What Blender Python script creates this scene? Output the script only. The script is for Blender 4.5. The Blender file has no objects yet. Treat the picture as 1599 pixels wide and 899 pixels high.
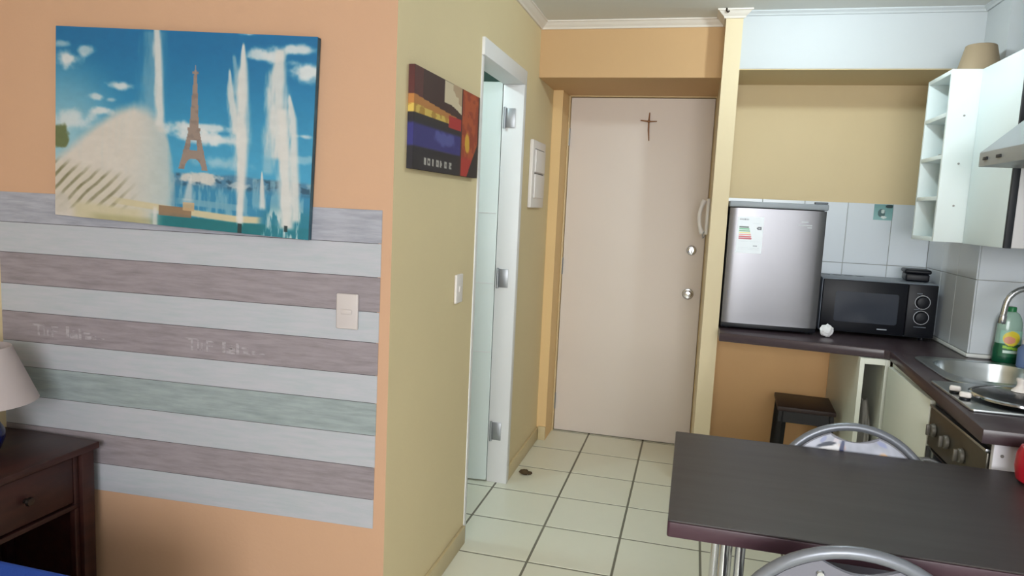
import bpy, bmesh, math, random
import numpy as np
from mathutils import Vector, Matrix

random.seed(7)
scene = bpy.context.scene
COL = scene.collection

# ------------------------------------------------------------------ camera
CAM_H = 1.3879
F_PX = 1102.87
YAW, PITCH, ROLL = (math.radians(a) for a in (14.236, 6.762, 2.673))
fwd = Vector((-math.sin(YAW) * math.cos(PITCH), math.cos(YAW) * math.cos(PITCH), -math.sin(PITCH)))
right0 = Vector((math.cos(YAW), math.sin(YAW), 0))
up0 = right0.cross(fwd)
right = right0 * math.cos(ROLL) + up0 * math.sin(ROLL)
up = up0 * math.cos(ROLL) - right0 * math.sin(ROLL)
cam_data = bpy.data.cameras.new('camera')
cam_data.sensor_width = 36.0
cam_data.lens = F_PX / 1599.0 * 36.0
cam_data.clip_start = 0.05
cam = bpy.data.objects.new('camera', cam_data)
COL.objects.link(cam)
M4 = Matrix.Identity(4)
for i, ax in enumerate((right, up, -fwd)):
    for j in range(3):
        M4[j][i] = ax[j]
M4.translation = Vector((0, 0, CAM_H))
cam.matrix_world = M4
scene.camera = cam

# ------------------------------------------------------------------ world, light, exposure
world = bpy.data.worlds.new('world')
scene.world = world
world.use_nodes = True
bgn = world.node_tree.nodes['Background']
bgn.inputs['Color'].default_value = (0.75, 0.87, 1.0, 1)
bgn.inputs['Strength'].default_value = 1.0

WINDOW_POWER = 128
wl = bpy.data.lights.new('window_daylight', 'AREA')
wl.shape = 'RECTANGLE'; wl.size = 1.7; wl.size_y = 1.3
wl.energy = WINDOW_POWER
wl.color = (0.98, 0.985, 1.0)
wlo = bpy.data.objects.new('window_daylight', wl)
wlo.location = (0.36, -2.27, 1.57)
wlo.rotation_euler = (math.radians(90), 0, 0)          # shines towards +Y, into the room
COL.objects.link(wlo)
BULB_STRENGTH = 430.0
BATH_STRENGTH = 380.0

vs = scene.view_settings
scene.display_settings.display_device = 'sRGB'
vs.view_transform = 'Standard'
vs.look = 'None'
vs.gamma = 1.0
vs.use_curve_mapping = False
vs.exposure = 0.0

# ------------------------------------------------------------------ helpers
def lin(c):
    return tuple(((v / 255.0) / 12.92 if v <= 10.3 else (((v / 255.0) + 0.055) / 1.055) ** 2.4) for v in c)

def mat(name, rgb, rough=0.6, metal=0.0, var=0.0, vscale=6.0, bump=0.0, bscale=60.0,
        stretch=(1, 1, 1), rgb2=None, spec=0.5, coat=0.0, emit=None, trans=0.0, alpha=1.0, ior=1.45, contrast=(0.3, 0.7)):
    m = bpy.data.materials.new(name)
    m.use_nodes = True
    nt = m.node_tree
    b = nt.nodes['Principled BSDF']
    col = lin(rgb)
    b.inputs['Base Color'].default_value = (*col, 1)
    b.inputs['Roughness'].default_value = rough
    b.inputs['Metallic'].default_value = metal
    b.inputs['Specular IOR Level'].default_value = spec
    b.inputs['Coat Weight'].default_value = coat
    b.inputs['Transmission Weight'].default_value = trans
    b.inputs['IOR'].default_value = ior
    b.inputs['Alpha'].default_value = alpha
    if emit:
        b.inputs['Emission Color'].default_value = (*lin(emit[0]), 1)
        b.inputs['Emission Strength'].default_value = emit[1]
    if var > 0 or rgb2 or bump > 0:
        tc = nt.nodes.new('ShaderNodeTexCoord')
        mp = nt.nodes.new('ShaderNodeMapping')
        mp.inputs['Scale'].default_value = stretch
        nt.links.new(tc.outputs['Object'], mp.inputs['Vector'])
    if var > 0 or rgb2:
        nz = nt.nodes.new('ShaderNodeTexNoise')
        nz.inputs['Scale'].default_value = vscale
        nz.inputs['Detail'].default_value = 6
        nz.inputs['Roughness'].default_value = 0.62
        nt.links.new(mp.outputs['Vector'], nz.inputs['Vector'])
        cr = nt.nodes.new('ShaderNodeValToRGB')
        cr.color_ramp.elements[0].position = contrast[0]
        cr.color_ramp.elements[1].position = contrast[1]
        c2 = lin(rgb2) if rgb2 else tuple(v * (1 - var) for v in col)
        cr.color_ramp.elements[0].color = (*c2, 1)
        cr.color_ramp.elements[1].color = (*col, 1)
        nt.links.new(nz.outputs['Fac'], cr.inputs['Fac'])
        nt.links.new(cr.outputs['Color'], b.inputs['Base Color'])
    if bump > 0:
        nb = nt.nodes.new('ShaderNodeTexNoise')
        nb.inputs['Scale'].default_value = bscale
        nb.inputs['Detail'].default_value = 4
        nt.links.new(mp.outputs['Vector'], nb.inputs['Vector'])
        bp = nt.nodes.new('ShaderNodeBump')
        bp.inputs['Strength'].default_value = bump
        bp.inputs['Distance'].default_value = 0.01
        nt.links.new(nb.outputs['Fac'], bp.inputs['Height'])
        nt.links.new(bp.outputs['Normal'], b.inputs['Normal'])
    return m

def print_mat(name, rough=0.55):
    m = bpy.data.materials.new(name)
    m.use_nodes = True
    nt = m.node_tree
    a = nt.nodes.new('ShaderNodeAttribute')
    a.attribute_name = 'Col'
    nt.links.new(a.outputs['Color'], nt.nodes['Principled BSDF'].inputs['Base Color'])
    nt.nodes['Principled BSDF'].inputs['Roughness'].default_value = rough
    return m

class MB:
    """collects shapes into one bmesh, then builds ONE mesh object"""
    def __init__(self):
        self.bm = bmesh.new()
    def _merge(self, t, bev=0, seg=2):
        if bev > 0:
            bmesh.ops.bevel(t, geom=list(t.edges), offset=bev, segments=seg, profile=0.5, affect='EDGES')
        me = bpy.data.meshes.new('tmp')
        t.to_mesh(me); t.free()
        self.bm.from_mesh(me)
        bpy.data.meshes.remove(me)
        return self
    def box(self, x0, x1, y0, y1, z0, z1, bev=0.0, seg=2, M=None):
        t = bmesh.new()
        bmesh.ops.create_cube(t, size=1)
        for v in t.verts:
            v.co = Vector(((x0 + x1) / 2 + v.co.x * (x1 - x0), (y0 + y1) / 2 + v.co.y * (y1 - y0), (z0 + z1) / 2 + v.co.z * (z1 - z0)))
        if bev > 0:
            bmesh.ops.bevel(t, geom=list(t.edges), offset=bev, segments=seg, profile=0.5, affect='EDGES')
        if M is not None:
            bmesh.ops.transform(t, matrix=M, verts=t.verts)
        return self._merge(t)
    def cyl(self, p0, p1, r0, r1=None, n=20, bev=0.0):
        r1 = r0 if r1 is None else r1
        p0, p1 = Vector(p0), Vector(p1)
        d = p1 - p0
        t = bmesh.new()
        bmesh.ops.create_cone(t, cap_ends=True, segments=n, radius1=r0, radius2=r1, depth=d.length)
        if bev > 0:
            es = [e for e in t.edges if abs(e.verts[0].co.z - e.verts[1].co.z) < 1e-6]
            bmesh.ops.bevel(t, geom=es, offset=bev, segments=2, profile=0.5, affect='EDGES')
        M = Matrix.Translation((p0 + p1) / 2) @ d.to_track_quat('Z', 'Y').to_matrix().to_4x4()
        bmesh.ops.transform(t, matrix=M, verts=t.verts)
        return self._merge(t)
    def lathe(self, prof, c=(0, 0, 0), n=32, sx=1.0, sy=1.0, M=None):
        t = bmesh.new()
        rings = []
        for r, z in prof:
            if r < 1e-6:
                rings.append([t.verts.new((0, 0, z))])
            else:
                rings.append([t.verts.new((r * sx * math.cos(2 * math.pi * k / n), r * sy * math.sin(2 * math.pi * k / n), z)) for k in range(n)])
        for a, b in zip(rings, rings[1:]):
            for k in range(n):
                k2 = (k + 1) % n
                if len(a) == 1 and len(b) == 1:
                    continue
                if len(a) == 1:
                    t.faces.new((a[0], b[k2], b[k]))
                elif len(b) == 1:
                    t.faces.new((a[k], a[k2], b[0]))
                else:
                    t.faces.new((a[k], a[k2], b[k2], b[k]))
        bmesh.ops.recalc_face_normals(t, faces=t.faces)
        MM = Matrix.Translation(Vector(c)) @ (M if M is not None else Matrix.Identity(4))
        bmesh.ops.transform(t, matrix=MM, verts=t.verts)
        return self._merge(t)
    def tube(self, pts, r, n=12, closed=False):
        pts = [Vector(p) for p in pts]
        m = len(pts)
        t = bmesh.new()
        rings = []
        prev = None
        for i, p in enumerate(pts):
            if closed:
                tg = (pts[(i + 1) % m] - pts[i - 1]).normalized()
            else:
                tg = (pts[min(i + 1, m - 1)] - pts[max(i - 1, 0)]).normalized()
            if prev is None:
                ref = Vector((0, 0, 1)) if abs(tg.z) < 0.9 else Vector((1, 0, 0))
                nx = tg.cross(ref).normalized()
            else:
                nx = (prev - tg * prev.dot(tg)).normalized()
            prev = nx
            ny = tg.cross(nx)
            rr = r[i] if isinstance(r, (list, tuple)) else r
            rings.append([t.verts.new(p + nx * rr * math.cos(2 * math.pi * k / n) + ny * rr * math.sin(2 * math.pi * k / n)) for k in range(n)])
        rng = range(m) if closed else range(m - 1)
        for i in rng:
            a, b = rings[i], rings[(i + 1) % m]
            for k in range(n):
                t.faces.new((a[k], a[(k + 1) % n], b[(k + 1) % n], b[k]))
        if not closed:
            t.faces.new(rings[0][::-1]); t.faces.new(rings[-1])
        bmesh.ops.recalc_face_normals(t, faces=t.faces)
        return self._merge(t)
    def prism(self, poly, z0, z1, bev=0.0, M=None, holes=()):
        """polygon in XY extruded along Z; holes cut through"""
        t = bmesh.new()
        edges = []
        for loop in [poly] + list(holes):
            vsn = [t.verts.new((x, y, z0)) for x, y in loop]
            edges += [t.edges.new((vsn[i], vsn[(i + 1) % len(vsn)])) for i in range(len(vsn))]
        if holes:
            bmesh.ops.triangle_fill(t, use_beauty=True, use_dissolve=False, edges=edges)
        else:
            bmesh.ops.contextual_create(t, geom=edges)
        fs = list(t.faces)
        r = bmesh.ops.extrude_face_region(t, geom=fs)
        bmesh.ops.translate(t, vec=(0, 0, z1 - z0), verts=[g for g in r['geom'] if isinstance(g, bmesh.types.BMVert)])
        bmesh.ops.recalc_face_normals(t, faces=t.faces)
        if bev > 0:
            es = [e for e in t.edges if len(e.link_faces) == 2 and e.calc_face_angle(0) > 0.6]
            bmesh.ops.bevel(t, geom=es, offset=bev, segments=2, profile=0.5, affect='EDGES')
        if M is not None:
            bmesh.ops.transform(t, matrix=M, verts=t.verts)
        return self._merge(t)
    def blob(self, c, r, n=3, amp=0.25, seed=0, squash=(1, 1, 1)):
        t = bmesh.new()
        bmesh.ops.create_icosphere(t, subdivisions=n, radius=1)
        rnd = np.random.RandomState(seed)
        ks = [(rnd.normal(size=3) * 3.2, rnd.uniform(0, 6.28)) for _ in range(7)]
        for v in t.verts:
            p = np.array(v.co)
            s = sum(abs(math.sin(float(k @ p) + ph)) for k, ph in ks) / len(ks)
            v.co = Vector((c[0] + p[0] * r * squash[0] * (1 - amp + 2 * amp * s), c[1] + p[1] * r * squash[1] * (1 - amp + 2 * amp * s), c[2] + p[2] * r * squash[2] * (1 - amp + 2 * amp * s)))
        return self._merge(t)
    def build(self, name, material, parent=None, smooth=40, M=None):
        me = bpy.data.meshes.new(name)
        bmesh.ops.remove_doubles(self.bm, verts=self.bm.verts, dist=1e-6)
        if M is not None:
            bmesh.ops.transform(self.bm, matrix=M, verts=self.bm.verts)
        self.bm.to_mesh(me); self.bm.free()
        o = bpy.data.objects.new(name, me)
        COL.objects.link(o)
        me.materials.append(material)
        if smooth:
            for p in me.polygons:
                p.use_smooth = True
            bmm = bmesh.new(); bmm.from_mesh(me)
            lim = math.radians(smooth)
            for e in bmm.edges:
                e.smooth = len(e.link_faces) == 2 and e.calc_face_angle(0) < lim
            bmm.to_mesh(me); bmm.free()
        if parent is not None:
            o.parent = parent
        return o

def tag(o, label, cat, group=None):
    o['label'] = label; o['category'] = cat
    if group: o['group'] = group
    return o

def thing(name, label, cat, loc=(0, 0, 0), rotz=0.0, group=None):
    o = bpy.data.objects.new(name, None)
    o.empty_display_size = 0.05
    COL.objects.link(o)
    o.location = loc; o.rotation_euler = (0, 0, rotz)
    return tag(o, label, cat, group)

def struct(o):
    o['kind'] = 'structure'
    return o

def paint(name, nx, ny, fn, pos, material, parent=None):
    """grid sheet whose flat print comes from fn(u, v) -> sRGB 0..255, v runs downward; pos(u, v) gives the point"""
    us, vv = np.meshgrid(np.linspace(0, 1, nx), np.linspace(0, 1, ny))
    cols = np.clip(fn(us, vv), 0, 255) / 255.0
    lc = np.where(cols <= 0.04045, cols / 12.92, ((cols + 0.055) / 1.055) ** 2.4).reshape(-1, 3)
    verts = [pos(float(u), float(v)) for u, v in zip(us.ravel(), vv.ravel())]
    faces = [(j * nx + i, (j + 1) * nx + i, (j + 1) * nx + i + 1, j * nx + i + 1) for j in range(ny - 1) for i in range(nx - 1)]
    me = bpy.data.meshes.new(name)
    me.from_pydata(verts, [], faces)
    at = me.color_attributes.new('Col', 'FLOAT_COLOR', 'POINT')
    at.data.foreach_set('color', np.concatenate([lc, np.ones((len(lc), 1))], 1).astype(np.float32).ravel())
    me.materials.append(material)
    o = bpy.data.objects.new(name, me)
    COL.objects.link(o)
    if parent is not None: o.parent = parent
    return o

def rrect(x0, x1, y0, y1, r, n=6):
    pts = []
    for cx, cy, a0 in ((x1 - r, y1 - r, 0), (x0 + r, y1 - r, 90), (x0 + r, y0 + r, 180), (x1 - r, y0 + r, 270)):
        for k in range(n + 1):
            a = math.radians(a0 + 90 * k / n)
            pts.append((cx + r * math.cos(a), cy + r * math.sin(a)))
    return pts

def circ(cx, cy, r, n=40, ry=None):
    ry = r if ry is None else ry
    return [(cx + r * math.cos(2 * math.pi * k / n), cy + ry * math.sin(2 * math.pi * k / n)) for k in range(n)]

RX = Matrix.Rotation(math.radians(90), 4, 'X')     # local z -> -y ; local y -> z

# ------------------------------------------------------------------ materials
peach = mat('peach_paint', (194, 155, 125), 0.75, var=0.05, vscale=1.5, bump=0.05, bscale=90)
hallpaint = mat('yellow_paint', (222, 204, 162), 0.7, var=0.05, vscale=1.3, bump=0.05, bscale=90)
stubpaint = mat('ochre_paint', (230, 196, 142), 0.7, var=0.05, vscale=2, bump=0.04, bscale=90)
lowpaint = mat('orange_paint', (230, 184, 130), 0.7, var=0.05, vscale=2)
beampaint = mat('tan_paint', (202, 165, 120), 0.75, var=0.05, vscale=1.5)
cream = mat('cream_paint', (216, 199, 164), 0.6, var=0.03, vscale=2)
nichepaint = mat('niche_paint', (216, 196, 156), 0.7, var=0.04, vscale=2)
whitewall = mat('white_wall_paint', (190, 194, 196), 0.7, var=0.03, vscale=3)
ceilm = mat('ceiling_paint', (220, 220, 216), 0.85, var=0.03, vscale=2)
cornicem = mat('cornice_plaster', (222, 214, 204), 0.6)
bathm = mat('bathroom_paint', (120, 150, 140), 0.7)
floortile = mat('floor_ceramic', (232, 231, 213), 0.32, var=0.05, vscale=3.0)
grout = mat('floor_grout', (122, 118, 104), 0.9)
skirt = mat('skirting_ceramic', (206, 188, 146), 0.4, var=0.08, vscale=8)
walltile = mat('white_wall_tile', (214, 221, 228), 0.18)
wallgrout = mat('wall_grout', (170, 172, 170), 0.9)
caulk = mat('white_caulk', (225, 228, 226), 0.5)
doorm = mat('door_paint', (230, 219, 211), 0.55, var=0.03, vscale=1.5)
framem = mat('door_frame_paint', (210, 186, 142), 0.5)
whitedoor = mat('white_door_paint', (222, 232, 230), 0.4)
whiteframe = mat('white_frame_paint', (226, 226, 226), 0.4)
steel = mat('brushed_steel', (176, 178, 182), 0.33, metal=1.0, bump=0.02, bscale=40, stretch=(1, 1, 30))
fridgesteel = mat('fridge_steel', (128, 128, 132), 0.34, metal=0.9, bump=0.015, bscale=30, stretch=(40, 1, 1))
chrome = mat('chrome', (205, 207, 212), 0.14, metal=1.0)
sinksteel = mat('sink_steel', (190, 196, 198), 0.28, metal=1.0)
hingem = mat('hinge_steel', (165, 168, 172), 0.4, metal=0.8)
greyplast = mat('grey_plastic', (140, 146, 152), 0.4)
blackplast = mat('black_plastic', (15, 17, 24), 0.42, spec=0.3)
blackglass = mat('black_glass', (30, 33, 42), 0.08)
worktopm = mat('dark_laminate', (68, 55, 60), 0.28, var=0.25, vscale=5, stretch=(2, 20, 20))
tablem = mat('dark_table_laminate', (60, 54, 54), 0.42, rgb2=(48, 40, 40), vscale=3, stretch=(1, 9, 1))
tableedge = mat('plum_edge_band', (66, 42, 52), 0.4)
cabwhite = mat('white_melamine', (222, 232, 232), 0.38)
cabcream = mat('cream_melamine', (226, 228, 216), 0.45)
darkgap = mat('black_edge_strip', (28, 32, 38), 0.5)
darkwood = mat('dark_red_wood', (62, 30, 24), 0.42, rgb2=(38, 18, 17), vscale=4, stretch=(6, 1, 6))
stoolwood = mat('dark_brown_wood', (52, 36, 34), 0.5, var=0.2, vscale=6)
stoolblack = mat('black_stool_frame', (32, 30, 34), 0.5)
whiteplast = mat('white_plastic', (226, 220, 216), 0.35)
shadem = mat('white_lamp_shade', (182, 170, 168), 0.8)
bluecer = mat('navy_glaze', (14, 20, 70), 0.15)
bluecloth = mat('blue_bedspread', (28, 72, 168), 0.85, bump=0.15, bscale=200)
brass = mat('dark_metal_knob', (70, 62, 58), 0.35, metal=0.9)
twig = mat('brown_palm_cross', (140, 98, 64), 0.8)
potm = mat('taupe_pot', (150, 132, 106), 0.8, var=0.08, vscale=12)
redm = mat('red_plastic', (178, 26, 44), 0.3)
paperm = mat('white_paper', (236, 236, 238), 0.8)
screwm = mat('screw_grey', (150, 148, 146), 0.5, metal=0.4)
ovenm = mat('dark_bronze_steel', (92, 88, 80), 0.38, metal=0.7)
ovenknob = mat('grey_oven_knob', (104, 100, 92), 0.45, metal=0.2)
greyback = mat('grey_chair_back', (118, 118, 128), 0.4)
greyrim = mat('silver_painted_tube', (124, 128, 136), 0.36, metal=0.4)
seatm = mat('grey_vinyl_seat', (130, 128, 136), 0.45)
debrism = mat('dry_leaf_brown', (78, 62, 40), 0.9)
greenplast = mat('green_bottle_base', (14, 78, 52), 0.3)
clearg = mat('pale_green_soap', (186, 220, 206), 0.15, trans=0.35)
bluegrey = mat('blue_grey_plastic', (92, 112, 150), 0.4)
bagm = mat('grey_plastic_bag', (150, 146, 140), 0.5)
lidm = mat('dark_glass_lid', (38, 38, 42), 0.2)
cookm = mat('cast_iron', (30, 30, 32), 0.6)
bulbm = mat('bulb_glow', (255, 255, 255), 0.4, emit=((228, 245, 250), BULB_STRENGTH))
bulbm2 = mat('bath_bulb_glow', (255, 255, 255), 0.4, emit=((220, 245, 250), BATH_STRENGTH))
printm = print_mat('flat_print')
glossprint = print_mat('gloss_print', 0.35)

# ------------------------------------------------------------------ layout numbers (metres; camera stands at x=0, y=0)
HX = -0.83           # hallway wall face
WY = 1.86            # corner of the papered wall
CEIL = 2.31
DY = 4.235           # front door plane
BEAM_Y, BEAM_Z = 3.63, 2.038
PX0, PX1, PY = 0.068, 0.143, 3.48     # short partition between door and kitchen
KB_Y, KB_Z = 3.5, 2.055               # kitchen lintel
KBACK = 3.9
SHX, SHY = 1.13, 3.25                 # pipe shaft corner
RX1 = 1.33
REAR = -2.2
LX = -2.16
A3 = math.radians(3.0)                # the papered wall stands 3 degrees off square
CTR = 0.85                            # worktop height

# ------------------------------------------------------------------ the setting
# floor: grout bed + single tiles
fl = struct(MB().box(-2.6, 1.6, REAR - 0.1, 4.5, -0.08, -0.0012).build('floor', grout, smooth=0))
T = 0.33; GX, GY = -0.871, 2.570
tmb = MB(); g = 0.0045
tmb.box(g, T - g, g, T - g, -0.006, 0.0, 0.0015, 1)
tile0 = tmb.build('floor_tile', floortile, fl, smooth=0)
first = True
for i in range(-4, 7):
    for j in range(-14, 6):
        x, y = GX + i * T, GY + j * T
        if x > RX1 or y < REAR - T or y > 4.4:
            continue
        o = tile0 if first else tile0.copy()
        if not first:
            COL.objects.link(o)
        o.location = (x, y, 0)
        first = False

struct(MB().box(-2.6, 1.6, REAR - 0.1, 4.5, CEIL, CEIL + 0.08).build('ceiling', ceilm, smooth=0))

WM = Matrix.Translation((HX, WY, 0)) @ Matrix.Rotation(A3, 4, 'Z')   # local x = -u along the papered wall, local -y = towards room
struct(MB().box(-1.5, 0.0, 0.0, 0.09, 0, CEIL, M=WM).build('wall_left', peach, smooth=0))
struct(MB().box(LX - 0.1, LX, REAR, 1.90, 0, CEIL).build('wall_side', nichepaint, smooth=0))

# hallway wall with the bathroom doorway (opening y 2.66..3.27, z 0..1.96)
DO0, DO1, DOZ = 2.655, 3.295, 1.975
wh = MB()
wh.box(HX - 0.09, HX, WY, DO0, 0, CEIL)
wh.box(HX - 0.09, HX, DO1, 4.35, 0, CEIL)
wh.box(HX - 0.09, HX, DO0, DO1, DOZ, CEIL)
struct(wh.build('wall_hallway', hallpaint, smooth=0))
# bathroom beyond the doorway
bw = MB()
bw.box(-2.3, -2.2, 1.95, 4.4, 0, CEIL)
bw.box(-2.2, HX - 0.09, 4.3, 4.4, 0, CEIL)
struct(bw.build('wall_bathroom', bathm, smooth=0))
# back wall around the front door
DX0, DX1, DZ = -0.762, 0.060, 2.030
wb = MB()
wb.box(-0.92, DX0 - 0.02, DY + 0.01, 4.4, 0, CEIL)
wb.box(DX0 - 0.02, PX1, DY + 0.01, 4.4, DZ + 0.02, CEIL)
wb.box(DX0 - 0.02, PX1, DY + 0.06, 4.4, 0, DZ + 0.02)
struct(wb.build('wall_back', stubpaint, smooth=0))
struct(MB().box(HX, DX0 - 0.012, 4.02, DY + 0.01, 0, BEAM_Z).build('wall_stub', stubpaint, smooth=0))
struct(MB().box(HX, PX0, BEAM_Y, DY + 0.01, BEAM_Z, CEIL).build('beam_hallway', beampaint, smooth=0))
struct(MB().box(PX0, PX1, PY, 4.35, 0, CEIL).build('wall_partition', cream, smooth=0))
# kitchen niche
struct(MB().box(PX1, 1.5, KBACK, 4.0, 0, CEIL).build('wall_kitchen_back', nichepaint, smooth=0))
struct(MB().box(PX1, SHX, KBACK - 0.003, KBACK, 0.0, CTR - 0.041).build('wall_kitchen_lower', lowpaint, smooth=0))
struct(MB().box(PX1, SHX, KB_Y, KBACK, KB_Z, CEIL).build('beam_kitchen', whitewall, smooth=0))
struct(MB().box(PX1, SHX, KB_Y + 0.004, KBACK, KB_Z - 0.004, KB_Z).build('ceiling_niche', nichepaint, smooth=0))
struct(MB().box(SHX, 1.5, SHY, KBACK, 0, CEIL).build('wall_shaft', whitewall, smooth=0))
struct(MB().box(RX1, 1.5, REAR, SHY, 0, CEIL).build('wall_right', whitewall, smooth=0))
# rear wall behind the camera with the window that lets the daylight in
wr = MB()
wr.box(LX - 0.1, -0.55, REAR - 0.1, REAR, 0, CEIL)
wr.box(1.25, 1.5, REAR - 0.1, REAR, 0, CEIL)
wr.box(-0.55, 1.25, REAR - 0.1, REAR, 0, 0.88)
wr.box(-0.55, 1.25, REAR - 0.1, REAR, 2.25, CEIL)
struct(wr.build('wall_rear', nichepaint, smooth=0))
wf = MB()
for x in (-0.55, 0.325, 1.20):
    wf.box(x, x + 0.05, REAR - 0.06, REAR - 0.02, 0.88, 2.25)
for x0, x1 in ((-0.50, 0.325), (0.375, 1.20)):
    wf.box(x0, x1, REAR - 0.06, REAR - 0.02, 0.88, 0.93)
    wf.box(x0, x1, REAR - 0.06, REAR - 0.02, 2.20, 2.25)
struct(wf.build('window_1', whiteframe, smooth=0))

# cornices
def cornice(name, p0, p1, nrm, m0=0.0, m1=0.0, h=0.036, d=0.04, material=cornicem):
    """cove moulding from p0 to p1 along the wall; nrm points into the room; m0/m1 mitre the outer edge"""
    p0, p1, nv = Vector(p0), Vector(p1), Vector(nrm)
    dr = (p1 - p0).normalized()
    prof = [(0, 0), (0.008, 0), (0.012, 0.008), (0.022, 0.016), (d - 0.006, h - 0.008), (d, h - 0.006), (d, h), (0, h)]
    bm = bmesh.new()
    R0 = [bm.verts.new(p0 + nv * a + Vector((0, 0, CEIL - h + b)) + dr * (m0 * a)) for a, b in prof]
    R1 = [bm.verts.new(p1 + nv * a + Vector((0, 0, CEIL - h + b)) + dr * (m1 * a)) for a, b in prof]
    n = len(prof)
    for k in range(n):
        bm.faces.new((R0[k], R0[(k + 1) % n], R1[(k + 1) % n], R1[k]))
    bm.faces.new(R0); bm.faces.new(R1[::-1])
    bmesh.ops.recalc_face_normals(bm, faces=bm.faces)
    mb = MB(); mb.bm.free(); mb.bm = bm
    return struct(mb.build(name, material, smooth=0))
cornice('trim_1', (HX, WY, 0), (HX, BEAM_Y, 0), (1, 0, 0), -1, -1)
cornice('trim_2', (HX, BEAM_Y, 0), (PX0, BEAM_Y, 0), (0, -1, 0), 1, -1)
cornice('trim_3', (PX0, BEAM_Y, 0), (PX0, PY, 0), (-1, 0, 0), 1, 1)
cornice('trim_4', (PX0, PY, 0), (PX1, PY, 0), (0, -1, 0), -1, 1)
cornice('trim_5', (PX1, KB_Y, 0), (SHX, KB_Y, 0), (0, -1, 0), 0, -1, 0.022, 0.02, whitewall)
cornice('trim_6', (SHX, KB_Y, 0), (SHX, SHY, 0), (-1, 0, 0), 1, 1, 0.022, 0.02, whitewall)

# skirting tiles
struct(MB().box(HX, HX + 0.012, WY + 0.0, 2.635, 0, 0.075, 0.002).build('baseboard_hallway_near', skirt))
struct(MB().box(HX, HX + 0.012, 3.335, 4.02, 0, 0.075, 0.002).build('baseboard_hallway_far', skirt))
struct(MB().box(HX + 0.013, DX0 - 0.012, 4.006, 4.02, 0, 0.082, 0.002).build('baseboard_stub', skirt))

# front door
dr1 = struct(MB().box(DX0, DX1, DY - 0.005, DY + 0.035, 0.006, DZ, 0.003).build('door_1', doorm))
fm = MB()
fm.box(DX0 - 0.0115, DX0 - 0.002, DY - 0.03, DY + 0.05, 0, DZ + 0.02, 0.003)
fm.box(DX1 + 0.003, PX0, DY - 0.03, DY + 0.05, 0, DZ + 0.02, 0.002)
fm.box(DX0 - 0.0115, PX0, DY - 0.03, DY + 0.05, DZ + 0.003, DZ + 0.02, 0.003)
fm.build('door_frame', framem, dr1)
for z in (1.80, 1.03, 0.19):
    MB().cyl((DX0 - 0.004, DY - 0.012, z - 0.05), (DX0 - 0.004, DY - 0.012, z + 0.05), 0.008, n=12).build('door_hinge', hingem, dr1)
db = MB().cyl((-0.010, DY - 0.005, 1.170), (-0.010, DY - 0.022, 1.170), 0.030, 0.026, n=28, bev=0.003)
db.cyl((-0.010, DY - 0.022, 1.170), (-0.010, DY - 0.030, 1.170), 0.013, n=20)
db.box(-0.013, -0.007, DY - 0.04, DY - 0.03, 1.155, 1.185, 0.001)
db.build('deadbolt', chrome, dr1)
kn = MB().cyl((-0.012, DY - 0.005, 0.915), (-0.012, DY - 0.014, 0.915), 0.033, n=28, bev=0.003)
kn.lathe([(0.0, 0.06), (0.018, 0.058), (0.027, 0.045), (0.026, 0.032), (0.014, 0.018), (0.012, 0.0)], (-0.012, DY - 0.012, 0.915), M=RX)
kn.build('door_knob', chrome, dr1)

# bathroom door: white frame in the wall, leaf opened inwards on the far jamb
dr2 = struct(MB().box(-1.66, -0.924, 3.283, 3.318, 0.008, 1.955, 0.003, M=Matrix.Translation((-0.905, 3.30, 0)) @ Matrix.Rotation(math.radians(6), 4, 'Z') @ Matrix.Translation((0.905, -3.30, 0))).build('door_2', whitedoor))
bf = MB()
bf.box(HX - 0.09, HX + 0.004, 2.640, DO0 + 0.012, 0, DOZ - 0.03, 0.003)
bf.box(HX - 0.091, HX + 0.012, DO1 - 0.008, 3.332, 0, DOZ - 0.03, 0.003)
bf.box(HX - 0.09, HX + 0.012, 2.640, 3.332, DOZ - 0.03, 2.012, 0.003)
bf.build('door_frame', whiteframe, dr2)
for z in (1.79, 1.03, 0.265):
    h = MB().box(HX - 0.078, HX - 0.026, DO1 - 0.013, DO1 - 0.008, z - 0.045, z + 0.045, 0.002)
    h.cyl((HX - 0.076, DO1 - 0.018, z - 0.05), (HX - 0.076, DO1 - 0.018, z + 0.05), 0.006, n=10)
    h.build('door_hinge', hingem, dr2)
for z in (0.66, 1.0, 1.34):
    MB().box(-1.6, -0.93, 3.281, 3.2835, z, z + 0.003, M=Matrix.Translation((-0.905, 3.30, 0)) @ Matrix.Rotation(math.radians(6), 4, 'Z') @ Matrix.Translation((0.905, -3.30, 0))).build('panel_groove', whiteframe, dr2)

# ------------------------------------------------------------------ kitchen wall tiles
def tile_obj(name, x0, x1, y0, y1, z0, z1, parent, label=None):
    o = MB().box(x0, x1, y0, y1, z0, z1, 0.0012, 1).build(name, walltile, parent, smooth=0)
    return o
ZR = [(0.868, 1.169), (1.172, 1.474)]
wkb = bpy.data.objects['wall_kitchen_back']; wsh = bpy.data.objects['wall_shaft']
struct(MB().box(PX1, SHX, KBACK - 0.004, KBACK, 0.855, 1.474).build('wall_grout_back', wallgrout, wkb, smooth=0))
struct(MB().box(SHX - 0.004, SHX, SHY - 0.004, KBACK - 0.01, 0.855, 1.474).build('wall_grout_shaft', wallgrout, wsh, smooth=0))
struct(MB().box(SHX, RX1, SHY - 0.004, SHY, 0.855, 1.474).build('wall_grout_shaft_front', wallgrout, wsh, smooth=0))
xs = [PX1, 0.328, 0.533, 0.738, 0.944, SHX - 0.008]
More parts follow.
